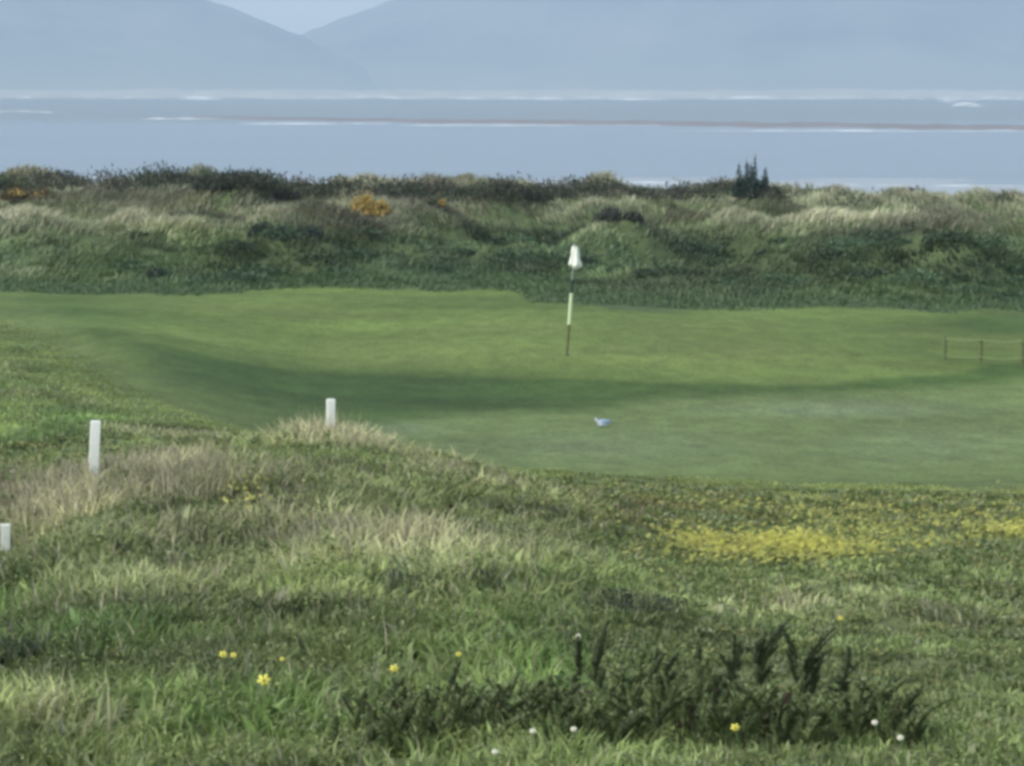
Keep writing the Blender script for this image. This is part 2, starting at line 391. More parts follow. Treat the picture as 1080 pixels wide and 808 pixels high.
# haze: one closed box of thin air round the place
m = bpy.data.materials.new('sea_haze'); m.use_nodes = True; n = m.node_tree; n.nodes.clear()
out = N(n, 'ShaderNodeOutputMaterial'); pv = N(n, 'ShaderNodeVolumePrincipled')
pv.inputs['Color'].default_value = (0.585, 0.725, 0.87, 1); pv.inputs['Density'].default_value = 0.00022; pv.inputs['Anisotropy'].default_value = 0.1
n.links.new(pv.outputs[0], out.inputs['Volume'])
bx = [(-15500, -400, -6), (15500, -400, -6), (15500, 12900, -6), (-15500, 12900, -6)]
hb = build('haze', bx + [(a, b_, 1000) for a, b_, _ in bx], [(3, 2, 1, 0), (4, 5, 6, 7), (0, 1, 5, 4), (1, 2, 6, 5), (2, 3, 7, 6), (3, 0, 4, 7)], m)
tag(hb, label='pale blue sea haze over the bay and the mountains', cat='haze', kind='stuff')

# ------------------------------------------------------------------ grass
def blades(name, x, y, h, w, az, lean, col, label, cat, face=None, curve=0.5):
    n_ = len(x); z = height(x, y)
    face = rng.uniform(0, 2 * np.pi, n_) if face is None else face
    dx, dy = np.cos(az), np.sin(az); fx, fy = np.cos(face) * w / 2, np.sin(face) * w / 2
    hm = h * 0.55; lm = lean * h * 0.38 * (1 - curve * .3); lt = lean * h
    ht = h * np.sqrt(np.clip(1 - (lean * .75) ** 2, .15, 1))
    V = np.empty((n_, 5, 3), np.float32)
    V[:, 0] = np.stack([x - fx, y - fy, z - .02], 1); V[:, 1] = np.stack([x + fx, y + fy, z - .02], 1)
    mx_, my_, mz_ = x + dx * lm, y + dy * lm, z + np.minimum(hm, ht * .7)
    V[:, 2] = np.stack([mx_ - fx * .85, my_ - fy * .85, mz_], 1); V[:, 3] = np.stack([mx_ + fx * .85, my_ + fy * .85, mz_], 1)
    V[:, 4] = np.stack([x + dx * lt, y + dy * lt, z + ht], 1)
    i5 = np.arange(n_) * 5
    q = np.stack([i5, i5 + 1, i5 + 3, i5 + 2], 1); t = np.stack([i5 + 2, i5 + 3, i5 + 4], 1)
    o = fast_mesh(name, V.reshape(-1, 3), q, t, M_GRASS, np.repeat(col, 5, 0))
    return tag(o, label, cat, kind='stuff')

def leaf_lump(cx, cy, cz, rx, ry, rz, n_, size, base, spread=.25, spiky=0.0):
    """leaf-sized faces spread through an uneven dome; returns verts, tint"""
    th = rng.uniform(0, 6.283, n_); ph = np.arccos(rng.uniform(0, 1, n_)); rr = rng.uniform(.35, 1, n_) ** .6
    k = 1 + spread * 2 * (vnoise(th * 1.4 + cx * 3, ph * 2.5 + cy, 5) - .5) + rng.normal(0, .05, n_)
    px = cx + rx * rr * k * np.sin(ph) * np.cos(th); py = cy + ry * rr * k * np.sin(ph) * np.sin(th); pz = cz + rz * rr * k * np.cos(ph)
    d1 = rng.normal(0, 1, (n_, 3)); d1[:, 2] = np.abs(d1[:, 2]) * (1 + spiky * 3); d1 /= np.linalg.norm(d1, axis=1)[:, None]
    d2 = np.cross(d1, rng.normal(0, 1, (n_, 3))); d2 /= np.linalg.norm(d2, axis=1)[:, None]
    s = size * rng.uniform(.6, 1.4, n_)[:, None]; asp = .5 - .22 * spiky
    P = np.stack([px, py, pz], 1)
    V = np.stack([P - d1 * s, P + d2 * s * asp, P + d1 * s, P - d2 * s * asp], 1)
    c = np.asarray(base)[None, :] * rng.uniform(.65, 1.4, n_)[:, None]
    return V, np.repeat(c, 4, 0)
def scatter_tufts(y0, y1, dens_fn, margin):
    """tuft centres spread over the fan of land in view (and a little beside it)"""
    out = []
    step = (y1 - y0) / max(1, int((y1 - y0) / 1.0)); yy = y0
    while yy < y1 - 1e-6:
        half = 0.205 * (yy + step) + margin
        k = int(dens_fn(yy) * 2 * half * step)
        out.append(np.stack([rng.uniform(-half, half, k), rng.uniform(yy, yy + step, k)], 1)); yy += step
    return np.concatenate(out)

STRAW = [(300, 560, 170, 45, .42), (560, 560, 130, 30, .5), (760, 640, 90, 16, .3), (980, 640, 120, 18, .3), (880, 610, 130, 14, .25), (330, 790, 110, 16, .3), (170, 505, 115, 40, .95), (60, 525, 70, 38, 1.0), (355, 468, 85, 26, 1.0), (300, 455, 50, 15, 1), (430, 575, 75, 26, .75), (530, 570, 60, 22, .6), (650, 555, 70, 18, .45),
         (60, 770, 110, 40, .45), (1000, 800, 110, 22, .6), (200, 470, 60, 15, .8), (760, 800, 60, 14, .45), (470, 500, 80, 20, .45), (840, 640, 40, 12, .5), (1060, 790, 60, 40, .5)]
LUSH = [(80, 650, 130, 55, 1.0), (150, 600, 90, 22, .7), (60, 420, 150, 40, .6), (560, 640, 130, 50, .55), (250, 760, 150, 30, .5), (640, 600, 100, 25, .4), (600, 700, 80, 40, .5)]
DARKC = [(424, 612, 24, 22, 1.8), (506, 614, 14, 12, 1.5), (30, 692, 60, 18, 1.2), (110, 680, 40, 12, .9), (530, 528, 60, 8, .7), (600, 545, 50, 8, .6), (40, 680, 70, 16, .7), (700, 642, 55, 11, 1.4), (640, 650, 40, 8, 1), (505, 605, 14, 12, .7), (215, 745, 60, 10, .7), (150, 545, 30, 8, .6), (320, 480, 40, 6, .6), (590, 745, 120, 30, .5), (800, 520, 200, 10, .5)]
YEL = [(835, 577, 105, 14, 1.2), (1055, 562, 50, 8, 1), (750, 572, 60, 16, .7), (930, 560, 120, 16, .3), (250, 525, 48, 14, .28), (900, 540, 200, 14, .15)]

def make_rough():
    tx = scatter_tufts(8.3, 56, lambda y: 66 - y * 0.9 if y < 20 else 42, 2.0)
    x, y = tx[:, 0], tx[:, 1]; z = height(x, y)
    u, v, mown, dune, green, fair = zones(x, y, z)
    keep = (mown + (rng.random(len(u)) - .5) * .5 + (fbm(x / .9, y / 1.4, 59) - .5) * .7 < 0.5) & (dune < .5) & ((y < 37) | (u < 300))
    x, y, z, u, v = x[keep], y[keep], z[keep], u[keep], v[keep]
    nt_ = len(x)
    big = fbm(x / 2.2, y / 2.6, 61); sm = fbm(x / .7, y / .9, 67)
    dE = v - np.interp(u, *VB) ; wE = np.where(u < 260, 75., 28.); inn = sst(0, 1, dE / wE); inn = np.where((y < 27) & (u < 560), 1, inn)
    sB = blob(u, v, STRAW); straw = np.clip(sB * (1 + (sm - .5) * 1.8) + (big - .60) * 1.8, 0, 1)
    lush = np.clip(blob(u, v, LUSH) + (.42 - big) * 1.2, 0, 1)
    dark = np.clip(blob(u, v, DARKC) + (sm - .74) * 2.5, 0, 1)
    yel = blob(u, v, YEL)
    right = sst(560, 720, u) * sst(500, 520, v)
    strip = sst(560, 680, u) * (1 - sst(540, 560, v))
    leftm = sst(260, 160, u) * (1 - sst(470, 500, v)) * (y > 22)
    hgt = 0.17 + 0.17 * straw + 0.05 * lush + 0.10 * (sm - .5)
    hgt = hgt * (1 - right * 0.52) * (1 - leftm * .55)
    edge = np.clip(mown[keep] * 2, 0, 1)
    hgt = np.clip(hgt * .66, 0.05, .5) * (1 - .45 * edge)
    hgt = hgt * (.30 + .70 * inn)
    tone = fbm(x / .45, y / .6, 69, 3); tone2 = fbm(x / 1.3, y / 1.1, 70, 3)
    c = np.tile(np.array([0.112, 0.150, 0.058]), (nt_, 1))
    c = lerp(c, (0.090, 0.170, 0.046), lush)
    c = lerp(c, (0.092, 0.150, 0.056), leftm * .8)
    c = lerp(c, (0.145, 0.195, 0.075), leftm * np.clip((fbm(x / 1.1, y / 2.0, 73, 3) - .5) * 6, 0, 1))
    c = lerp(c, (0.06, 0.095, 0.04), leftm * np.clip((.47 - fbm(x / 1.3, y / 2.2, 74, 3)) * 6, 0, 1))
    c = lerp(c, (0.130, 0.178, 0.076), right * .8)
    c = lerp(c, (0.195, 0.182, 0.070), strip * (.5 + .8 * (big - .3).clip(0, .5)))
    c = lerp(c, (0.385, 0.380, 0.255), straw * .85)
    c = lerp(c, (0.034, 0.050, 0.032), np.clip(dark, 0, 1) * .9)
    c = lerp(c, (.17, .135, .125), blob(u, v, [(-10, 525, 42, 30, 1)]))
    c = lerp(c, (0.128, 0.168, 0.056), (1 - inn) * .85)
    c = lerp(c, (0.21, 0.225, 0.075), np.clip(yel * 1.1, 0, 1) * .8)
    c = c * np.array([1.64, 1.56, 1.34])
    c = c * (rng.uniform(.80, 1.22, nt_) * np.clip(1 + ((tone - .5) * 1.5 + (tone2 - .5) * 2.2) * np.where(y > 27, .7, 1), .45, 1.8))[:, None]
    per = np.where(y < 16, 17, 13)
    idx = np.repeat(np.arange(nt_), per); nb = len(idx)
    rad = (0.05 + 0.10 * rng.random(nb)) * (1 + y[idx] / 25)
    an = rng.uniform(0, 2 * np.pi, nb)
    r = rad * np.sqrt(rng.random(nb))
    bx_, by_ = x[idx] + np.cos(an) * r, y[idx] + np.sin(an) * r
    tuft_az = rng.uniform(0, 2 * np.pi, nt_)[idx]
    az = np.where(rng.random(nb) < .55, an + rng.normal(0, .5, nb), tuft_az + rng.normal(0, .6, nb) * 1)
    lean = np.clip(rng.normal(.66, .28, nb), .05, 1.2)
    h = hgt[idx] * rng.uniform(.4, 1.3, nb)
    w = (0.0055 + 0.0005 * y[idx]) * rng.uniform(.6, 1.5, nb)
    bc = c[idx] * rng.uniform(.84, 1.18, nb)[:, None]
    s_ = (rng.random(nb) < (.05 + .4 * straw[idx])) ; bc[s_] = bc[s_] * .35 + np.array([.38, .36, .25]) * .65
    # second population: broad low leaves among the grass
    blades('rough_grass', bx_, by_, h, w, az, lean, bc, 'tufted green and straw-coloured rough grass on the near slope', 'grass')
    # broad weed leaves
    sel = rng.random(nb) < np.where(straw[idx] > .5, .10, .8) * (1 - right[idx] * .4) * (y[idx] < 26)
    k = sel.sum()
    blades('weeds', bx_[sel] + rng.normal(0, .03, k), by_[sel] + rng.normal(0, .03, k), h[sel] * rng.uniform(.3, 1.0, k), w[sel] * rng.uniform(2.0, 4.5, k), az[sel], np.clip(lean[sel] * 1.55, .5, 1.25),
           (bc[sel] * .65 + np.array([.10, .15, .05]) * .35) * rng.uniform(.7, 1.3, k)[:, None], 'low broad-leaved weeds growing through the near rough grass', 'weeds', curve=0)
    # bent seed-heads standing over the straw grass
    k = 2600
    cand = rng.integers(0, nt_, k * 6); cand = cand[rng.random(len(cand)) < (.06 + straw[cand] * .8)][:k]; k = len(cand)
    blades('seed_heads', x[cand] + rng.normal(0, .1, k), y[cand] + rng.normal(0, .1, k), hgt[cand] * rng.uniform(1.2, 1.75, k), np.full(k, .006) + .0004 * y[cand], rng.uniform(0, 6.28, k), rng.uniform(.1, .5, k),
           np.array([.40, .37, .24])[None, :] * rng.uniform(.7, 1.2, k)[:, None], 'thin dry grass stalks standing above the straw tufts', 'grass')
    # little rounded herbs that break up the grass
    k = 4600; cand = rng.permutation(np.where(y < 30)[0])[:k]; HV, HC = [], []
    for i in cand:
        if straw[i] > .55 and rng.random() < .6: continue
        far_ = y[i] / 14.; rr_ = rng.uniform(.035, .12) * (1 if x[i] < .1 * y[i] else .7)
        tone_ = [(.22, .26, .13), (.15, .20, .065), (.12, .165, .055), (.24, .26, .10), (.18, .235, .08)][int(rng.integers(0, 5))]
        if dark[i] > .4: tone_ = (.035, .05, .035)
        zb = float(height(x[i], y[i]))
        V_, C2 = leaf_lump(x[i], y[i], zb + .02, rr_ * 1.4, rr_ * 1.2, min(hgt[i] * .95, .14) * rng.uniform(.6, 1.1), int(26 + 320 * rr_), .013 * max(far_, .8), tone_, .3, 0)
        HV.append(V_.reshape(-1, 3)); HC.append(C2)
    HV = np.concatenate(HV); HC = np.concatenate(HC)
    tag(fast_mesh('herbs', HV, np.arange(len(HV)).reshape(-1, 4), None, M_LEAF, HC), 'small rounded leafy herbs mixed through the near rough grass', 'plants', kind='stuff')
    # yellow flower heads massed in the strip on the right
    P = scatter_tufts(14, 34, lambda y: 800, 1.0)
    zz = height(P[:, 0], P[:, 1]); uu, vv = project(P[:, 0], P[:, 1], zz + .08)
    clump = np.clip((fbm(P[:, 0] / .6, P[:, 1] / .5, 71) - .36) * 3.2, 0, 1)
    kp = rng.random(len(P)) < blob(uu, vv, YEL) ** 1.2 * clump
    P = P[kp]; zz = zz[kp]; k = len(P)
    s = rng.uniform(.014, .028, k); hz = zz + rng.uniform(.09, .17, k)
    V = np.empty((k, 4, 3)); a = rng.uniform(0, 6.28, k); tl = rng.uniform(-.6, .6, (k, 2))
    for j in range(4):
        aa = a + j * np.pi / 2; ddx, ddy = np.cos(aa) * s, np.sin(aa) * s
        V[:, j] = np.stack([P[:, 0] + ddx, P[:, 1] + ddy, hz + ddx * tl[:, 0] + ddy * tl[:, 1] - ddy * .6], 1)
    yc = np.array([.92, .88, .28])[None, :] * rng.uniform(.6, 1.2, k)[:, None]
    tag(fast_mesh('buttercups', V.reshape(-1, 3), np.arange(k * 4).reshape(-1, 4), None, M_LEAF, np.repeat(yc, 4, 0)), 'drift of small yellow flowers in the short rough beside the fairway', 'flowers', kind='stuff')
make_rough()

CREST = [(-20, 196, 90, 9, .9), (130, 193, 90, 8, .9), (240, 192, 60, 14, 1), (310, 205, 70, 12, 1), (420, 208, 130, 8, .8), (580, 205, 130, 6, .8), (20, 205, 60, 8, .8)]
DK = [(290, 240, 36, 12, 1), (330, 244, 30, 10, 1), (160, 283, 40, 12, .8), (650, 228, 34, 10, .8), (250, 190, 60, 12, .8), (420, 270, 200, 24, .8), (230, 290, 150, 18, .9), (760, 270, 60, 12, .6), (960, 262, 130, 16, .8),
      (1050, 290, 110, 28, .9), (620, 275, 60, 20, .6), (860, 300, 160, 18, .6), (300, 215, 100, 6, .5), (560, 214, 120, 5, .6), (560, 290, 90, 20, .6)]
def make_dune_grass():
    T = scatter_tufts(63, 116, lambda y: 10.5 if y < 90 else 6.5, 5.0)
    x, y = T[:, 0], T[:, 1]; z = height(x, y); u, v, mown, dune, green, fair = zones(x, y, z)
    k = dune > .5; x, y, z, u, v = x[k], y[k], z[k], u[k], v[k]; nt_ = len(x)
    big = fbm(x / 5, y / 6, 81); sm = fbm(x / 1.6, y / 2, 83)
    low = sst(228, 262, v - (sst(900, 400, u) * 4))
    dk = np.clip(blob(u, v, DK) + (sm - .60) * 2.2 + low * .35 * (big > .4), 0, 1)
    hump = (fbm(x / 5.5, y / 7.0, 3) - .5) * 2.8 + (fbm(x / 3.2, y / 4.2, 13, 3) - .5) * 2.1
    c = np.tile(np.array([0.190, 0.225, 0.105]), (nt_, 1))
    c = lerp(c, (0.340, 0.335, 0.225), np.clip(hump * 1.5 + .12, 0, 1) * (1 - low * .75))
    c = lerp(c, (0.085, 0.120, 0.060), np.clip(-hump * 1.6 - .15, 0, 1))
    c = lerp(c, (0.088, 0.150, 0.056), low * .7)
    pale = blob(u, v, [(90, 212, 150, 20, .9), (215, 232, 70, 12, .7), (560, 226, 130, 10, .8), (860, 214, 170, 15, .9), (1010, 226, 130, 15, .9), (420, 236, 80, 9, .6), (0, 290, 40, 6, 1)])
    c = lerp(c, (0.300, 0.305, 0.200), pale * .75)
    c = lerp(c, (0.045, 0.085, 0.042), dk * .8)
    t3 = fbm(x / 2.6, y / 3.4, 89, 3)
    c = c * (rng.uniform(.85, 1.15, nt_) * np.clip(1 + (t3 - .5) * 2.4, .45, 1.6))[:, None]
    crest = np.clip(blob(u, v, CREST), 0, 1); c = lerp(c, (.055, .065, .038), crest * .6)
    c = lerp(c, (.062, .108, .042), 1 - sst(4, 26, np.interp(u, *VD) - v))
    foot = .35 + .65 * sst(0, 14, np.interp(u, *VD) - v)
    hg = np.clip(foot * (.36 + .25 * (sm - .5) - .12 * low) * (1 - .45 * np.maximum(dk, crest)), .08, .7)
    c = c * 1.14; per = 13; idx = np.repeat(np.arange(nt_), per); nb = len(idx)
    an = rng.uniform(0, 6.283, nb); r = .38 * np.sqrt(rng.random(nb))
    wind = 0.35
    flow = (fbm(x / 6, y / 8, 87, 2) - .5) * 9 + .3
    az = np.where(rng.random(nb) < .25, an, flow[idx] + rng.normal(0, .45, nb))
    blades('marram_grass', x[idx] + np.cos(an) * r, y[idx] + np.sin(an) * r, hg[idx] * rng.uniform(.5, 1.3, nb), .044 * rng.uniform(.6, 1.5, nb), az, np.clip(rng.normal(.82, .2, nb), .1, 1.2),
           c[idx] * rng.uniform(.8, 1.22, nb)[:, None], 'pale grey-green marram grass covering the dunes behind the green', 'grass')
make_dune_grass()

# dense low scrub at the foot of the dunes and along their crest: leafy lumps
def lumps_object(name, parts, parent=None):
    V = np.concatenate([p[0].reshape(-1, 3) for p in parts]); C_ = np.concatenate([p[1] for p in parts])
    return fast_mesh(name, V, np.arange(len(V)).reshape(-1, 4), None, M_LEAF, C_, parent=parent)
def at_uv(u, v, y):
    x = y * xslope(u, v); return x, y
def on_dune(u, v):
    """walk out along the sight line of this pixel until it meets the dune"""
    for y in np.arange(62, 112, .4):
        x = y * xslope(u, v)
        if float(height(x, y)) >= EYE + float(slope(v)) * y: return float(x), float(y)
    y = 106.0; return float(y * xslope(u, v)), y
parts = []
for i in range(230):
    y = rng.uniform(65.5, 84); x = rng.uniform(-.22, .24) * y
    z = float(height(x, y)); u, v = project(x, y, z)
    if float(np.interp(u, *VD)) - v < 9: continue
    if not (236 < v < 322) or rng.random() > .25 + .75 * float(blob(np.array([u]), np.array([v]), DK)[0]): continue
    r = rng.uniform(.35, .95)
    parts.append(leaf_lump(x, y, z, r, r * .8, r * rng.uniform(.3, .5), int(420 * r), .055, np.array([.050, .092, .045]) * rng.uniform(.6, 1.35)))
tag(lumps_object('bramble_scrub', parts), 'dark green scrub matted over the foot of the dunes', 'scrub', kind='stuff')
parts = []
for i in range(150):
    u = rng.uniform(-40, 760) if rng.random() < .9 else rng.uniform(760, 1120)
    vv = float(np.interp(u, [-40, 60, 150, 200, 260, 300, 330, 450, 560, 700, 760, 1100], [197, 197, 199, 196, 196, 203, 207, 208, 206, 208, 205, 209])) + rng.uniform(-3, 6)
    x, y = on_dune(u, vv); z = float(height(x, y)); r = rng.uniform(.5, 1.05)
    b_ = [(.040, .052, .032), (.075, .070, .055), (.05, .07, .04)][int(rng.integers(0, 3))]
    parts.append(leaf_lump(x, y, z, r * 1.3, r, r * rng.uniform(.45, .8), int(260 * r), .07, b_, .3, .5))
tag(lumps_object('gorse_thicket', parts), 'dark brown and green thicket running along the dune crest', 'scrub', kind='stuff')

M_STEM = simple('woody_stem', (0.07, 0.055, 0.035), .9, .3, 40)
def tube(V, Q, pts, rad, k=5):
    b0 = len(V)
    for i, p in enumerate(pts):
        p = Vector(p); nx = Vector(pts[min(i + 1, len(pts) - 1)]) - Vector(pts[max(i - 1, 0)])
        nx.normalize(); a = nx.orthogonal().normalized(); c_ = nx.cross(a)
        for j in range(k):
            t = 2 * math.pi * j / k; V.append(tuple(p + (a * math.cos(t) + c_ * math.sin(t)) * rad[i]))
    for i in range(len(pts) - 1):
        for j in range(k): Q.append((b0 + i * k + j, b0 + i * k + (j + 1) % k, b0 + (i + 1) * k + (j + 1) % k, b0 + (i + 1) * k + j))
    Q.append(tuple(b0 + (len(pts) - 1) * k + j for j in range(k)))

def dune_bush(u, v, lobes, base, label, flowers=None, spires=(), cat='gorse bush', density=1.0):
    x, y = on_dune(u, v); z = float(height(x, y)); m_ = y / F            # metres per photo pixel there
    root = empty('gorse_bush', (x, y, z)); tag(root, label, cat, 'gorse bushes on the dunes')
    P = []
    for (du, w, h) in lobes:
        n_ = int(900 * density * (w * m_) * (h * m_) + 140)
        P.append(leaf_lump(du * m_, rng.uniform(-.2, .2), -.05, w * m_ * .5, w * m_ * .4, h * m_, n_, .06, base, .3, .8))
    for (du, h, w) in spires:
        n_ = 60; t = rng.random(n_)
        V, C_ = leaf_lump(du * m_, 0, h * m_ * .45, w * m_ * .5, w * m_ * .5, h * m_ * .55, 110, .055, base, .1, 1)
        P.append((V, C_))
    lumps_object('foliage', P, root)
    V, Q = [], []
    for (du, w, h) in lobes:
        for s in (-.25, .1, .3): tube(V, Q, [(0, 0, -.15), (du * m_ + s * w * m_ * .5, .05, h * m_ * .45), (du * m_ + s * w * m_, 0, h * m_ * .75)], [.03, .02, .008])
    for (du, h, w) in spires: tube(V, Q, [(0, 0, -.15), (du * m_ * .9, 0, h * m_ * .2), (du * m_ + .02, 0, h * m_ * .6), (du * m_, 0, h * m_ * 1.04)], [.03, .025, .018, .006])
    build('stems', V, Q, M_STEM, parent=root)
    if flowers:
        P = []
        for (du, dv, w, h) in flowers:
            P.append(leaf_lump(du * m_, -.15, dv * m_, w * m_ * .5, w * m_ * .42, h * m_, int(60 + w * h * .8), .05, (.44, .33, .10), .3, 0))
        lumps_object('blossom', P, root)
    return root
DG = (.022, .052, .036)
dune_bush(793, 209, [(-4, 34, 24), (12, 18, 20), (-14, 14, 20)], DG, 'dark green bush with upright spires breaking the skyline on the right', spires=[(-14, 34, 7), (-6, 38, 6), (3, 42, 6), (14, 30, 7), (-1, 34, 8)], density=2.6)
dune_bush(817, 212, [(0, 16, 17)], (.035, .06, .045), 'small round dark bush just right of the spired bush on the skyline', density=2.2)
dune_bush(236, 203, [(-18, 34, 16), (4, 44, 20), (22, 28, 12)], (.036, .055, .036), 'broad dark green bush humped highest on the crest at left', density=1.6)
dune_bush(290, 213, [(-14, 30, 14), (8, 38, 13)], (.055, .050, .042), 'low dark brown bush sloping down from the left hump', density=1.6)
dune_bush(391, 231, [(-8, 30, 20), (12, 26, 16)], (.12, .09, .03), 'gorse bush in golden bloom on the crest left of the flagstick', flowers=[(-12, 4, 24, 20), (-3, 12, 18, 14), (12, 2, 24, 17), (2, 2, 26, 14)], density=1.6)
dune_bush(458, 222, [(0, 26, 13)], (.06, .068, .038), 'small bush with sparse pale yellow bloom on the crest', flowers=[(8, 3, 9, 8)], density=1.5)
dune_bush(428, 207, [(0, 20, 10)], (.038, .045, .038), 'small blackish bush on the skyline beside the golden gorse', density=1.5)
dune_bush(32, 211, [(-18, 36, 13), (14, 36, 12)], (.10, .075, .035), 'ochre-brown gorse in bloom at the left end of the crest', flowers=[(-14, 3, 20, 7), (12, 2, 22, 6)], density=1.5)
dune_bush(282, 250, [(-6, 30, 15), (14, 20, 11)], (.026, .048, .036), 'blackish green bush on the dune face below the brown bush', density=1.6)
dune_bush(326, 252, [(0, 34, 13)], (.028, .050, .038), 'low blackish bush right of its twin on the left dune face', density=1.6)
dune_bush(165, 296, [(0, 26, 16)], (.03, .058, .036), 'dark rounded bush low on the left dune slope near the mown grass', density=1.6)
dune_bush(652, 240, [(-8, 34, 13), (16, 26, 10)], (.045, .058, .045), 'low grey-dark bush on the dune right above the flag', density=1.6)
dune_bush(556, 213, [(-20, 36, 9), (12, 40, 10)], (.05, .06, .042), 'long flat dark bush on the crest left above the flag', density=1.5)

# ------------------------------------------------------------------ near gorse: upright spiny shoots
def spiny_shoot(V, T, C_, p0, az, length, bend, rad, col):
    """a curved shoot ringed with narrow spines; V verts, T tris, C_ tints"""
    n_ = int(length * 620) + 14
    t = np.sort(rng.random(n_)) * .98 + .02
    dirx, diry = math.cos(az), math.sin(az)
    off = bend * length * t ** 1.6
    cx = p0[0] + dirx * off; cy = p0[1] + diry * off; cz = p0[2] + length * t * (1 - .25 * bend)
    a = rng.uniform(0, 6.283, n_); prof_ = rad * (1 - .55 * t ** 3) * rng.uniform(.7, 1.25, n_)
    tipx = cx + np.cos(a) * prof_; tipy = cy + np.sin(a) * prof_; tipz = cz + prof_ * .9
    w = .0050
    b0 = len(V) * 3
    A = np.stack([cx - np.sin(a) * w, cy + np.cos(a) * w, cz - w], 1); B = np.stack([cx + np.sin(a) * w, cy - np.cos(a) * w, cz + w], 1); D = np.stack([tipx, tipy, tipz], 1)
    V.append(np.stack([A, B, D], 1).reshape(-1, 3)); C_.append(np.repeat(np.asarray(col)[None, :] * rng.uniform(.6, 1.4, n_)[:, None], 3, 0))
    # the stem itself: a three-sided sliver
    k = 7; tt = np.linspace(0, 1, k); sx = p0[0] + dirx * bend * length * tt ** 1.6; sy = p0[1] + diry * bend * length * tt ** 1.6; sz = p0[2] + length * tt * (1 - .25 * bend)
    sr = .007 * (1 - .7 * tt)
    for j in range(k - 1):
        for q in range(3):
            a0, a1 = q * 2.094, (q + 1) * 2.094
            pa = (sx[j] + math.cos(a0) * sr[j], sy[j] + math.sin(a0) * sr[j], sz[j]); pb = (sx[j] + math.cos(a1) * sr[j], sy[j] + math.sin(a1) * sr[j], sz[j])
            pc = (sx[j + 1] + math.cos(a0) * sr[j + 1], sy[j + 1] + math.sin(a0) * sr[j + 1], sz[j + 1]); pd = (sx[j + 1] + math.cos(a1) * sr[j + 1], sy[j + 1] + math.sin(a1) * sr[j + 1], sz[j + 1])
            V.append(np.array([pa, pb, pc, pb, pd, pc])); C_.append(np.tile(np.asarray(col) * .8, (6, 1)))
def on_near(u, v):
    for y in np.arange(8.5, 40, .05):
        x = y * xslope(u, v)
        if float(height(x, y)) >= EYE + float(slope(v)) * y: return float(x), float(y)
    return float(30 * xslope(u, v)), 30.
def near_gorse(u0, u1, vbase, top, nshoot, label, tall=()):
    uc = (u0 + u1) / 2; xc, yc = on_near(uc, vbase); zc = float(height(xc, yc)); m_ = yc / F
    root = empty('gorse_bush', (xc, yc, zc)); tag(root, label, 'gorse bush', 'spiny gorse bushes in the near rough')
    V, C_ = [], []
    half = (u1 - u0) / 2 * m_
    for i in range(nshoot):
        s = rng.uniform(-1, 1); dd = rng.uniform(-.5, .5)
        env = top * m_ * (1 - .55 * abs(s) ** 2) * (.55 + .6 * float(vnoise(np.float64(s * 4), np.float64(dd * 3), int(abs(u0)) + 5)))
        x = s * half; y = dd * .8
        zb = float(height(xc + x, yc + y)) - zc
        L = rng.uniform(.10, .22); hb_ = max(0, env - L) * rng.uniform(.1, 1)
        az = rng.normal(.2, 1.2) if rng.random() < .55 else rng.uniform(0, 6.28)
        spiny_shoot(V, None, C_, (x, y, zb + hb_), az, L, rng.uniform(.2, 1.0), rng.uniform(.020, .032), np.array([.130, .172, .066]) * rng.uniform(.65, 1.5))
    for (ut, vt, L, bend, az) in tall:
        x = (ut - uc) * m_ - math.cos(az) * bend * L; z = EYE + float(slope(vt)) * yc - zc - L * (1 - .25 * bend)
        spiny_shoot(V, None, C_, (x, 0, z), az, L, bend, .020, np.array([.078, .105, .046]))
        for q in range(3):
            spiny_shoot(V, None, C_, (x + rng.normal(0, .008), rng.normal(0, .01), z - .04 * q), az, L * (.8 - .2 * q), bend, .022, np.array([.078, .105, .046]))
    Vv = np.concatenate(V); Cc = np.concatenate(C_)
    fast_mesh('shoots', Vv, None, np.arange(len(Vv)).reshape(-1, 3), M_LEAF, Cc, parent=root)
    W_, Q = [], []
    for i in range(14):
        s = rng.uniform(-.85, .85); x = s * half; zb = float(height(xc + x, yc)) - zc
        tube(W_, Q, [(0, 0, -.15), (x * .7, .05, zb - .03), (x * .85, 0, zb + .06), (x, -.03, zb + top * m_ * .55)], [.012, .012, .009, .005])
    build('stems', W_, Q, M_STEM, parent=root)
near_gorse(360, 640, 780, 84, 150, 'low dark green gorse spreading left of the taller shoots', [(612, 672, .12, .05, 0.3), (485, 700, .16, .3, .4)])
near_gorse(560, 870, 776, 100, 150, 'widest near gorse bush with tall curved dark shoots in its middle',
           [(640, 655, .20, .25, 0.), (715, 690, .14, .5, .2), (738, 682, .10, .1, 0), (775, 670, .14, .03, 0), (808, 668, .12, .2, 0), (836, 652, .22, .55, 0.05), (700, 690, .12, .4, .2), (822, 660, .16, .4, 3.), (758, 690, .12, .5, 3.)])
near_gorse(800, 985, 780, 80, 68, 'right-hand near gorse bush thinning out to a few drooping shoots',
           [(880, 662, .20, .6, 0.05), (868, 690, .14, .3, 0), (950, 716, .18, .9, 0.), (895, 684, .1, .2, 1), (978, 722, .14, .6, 0.1), (905, 700, .1, .8, 0)])

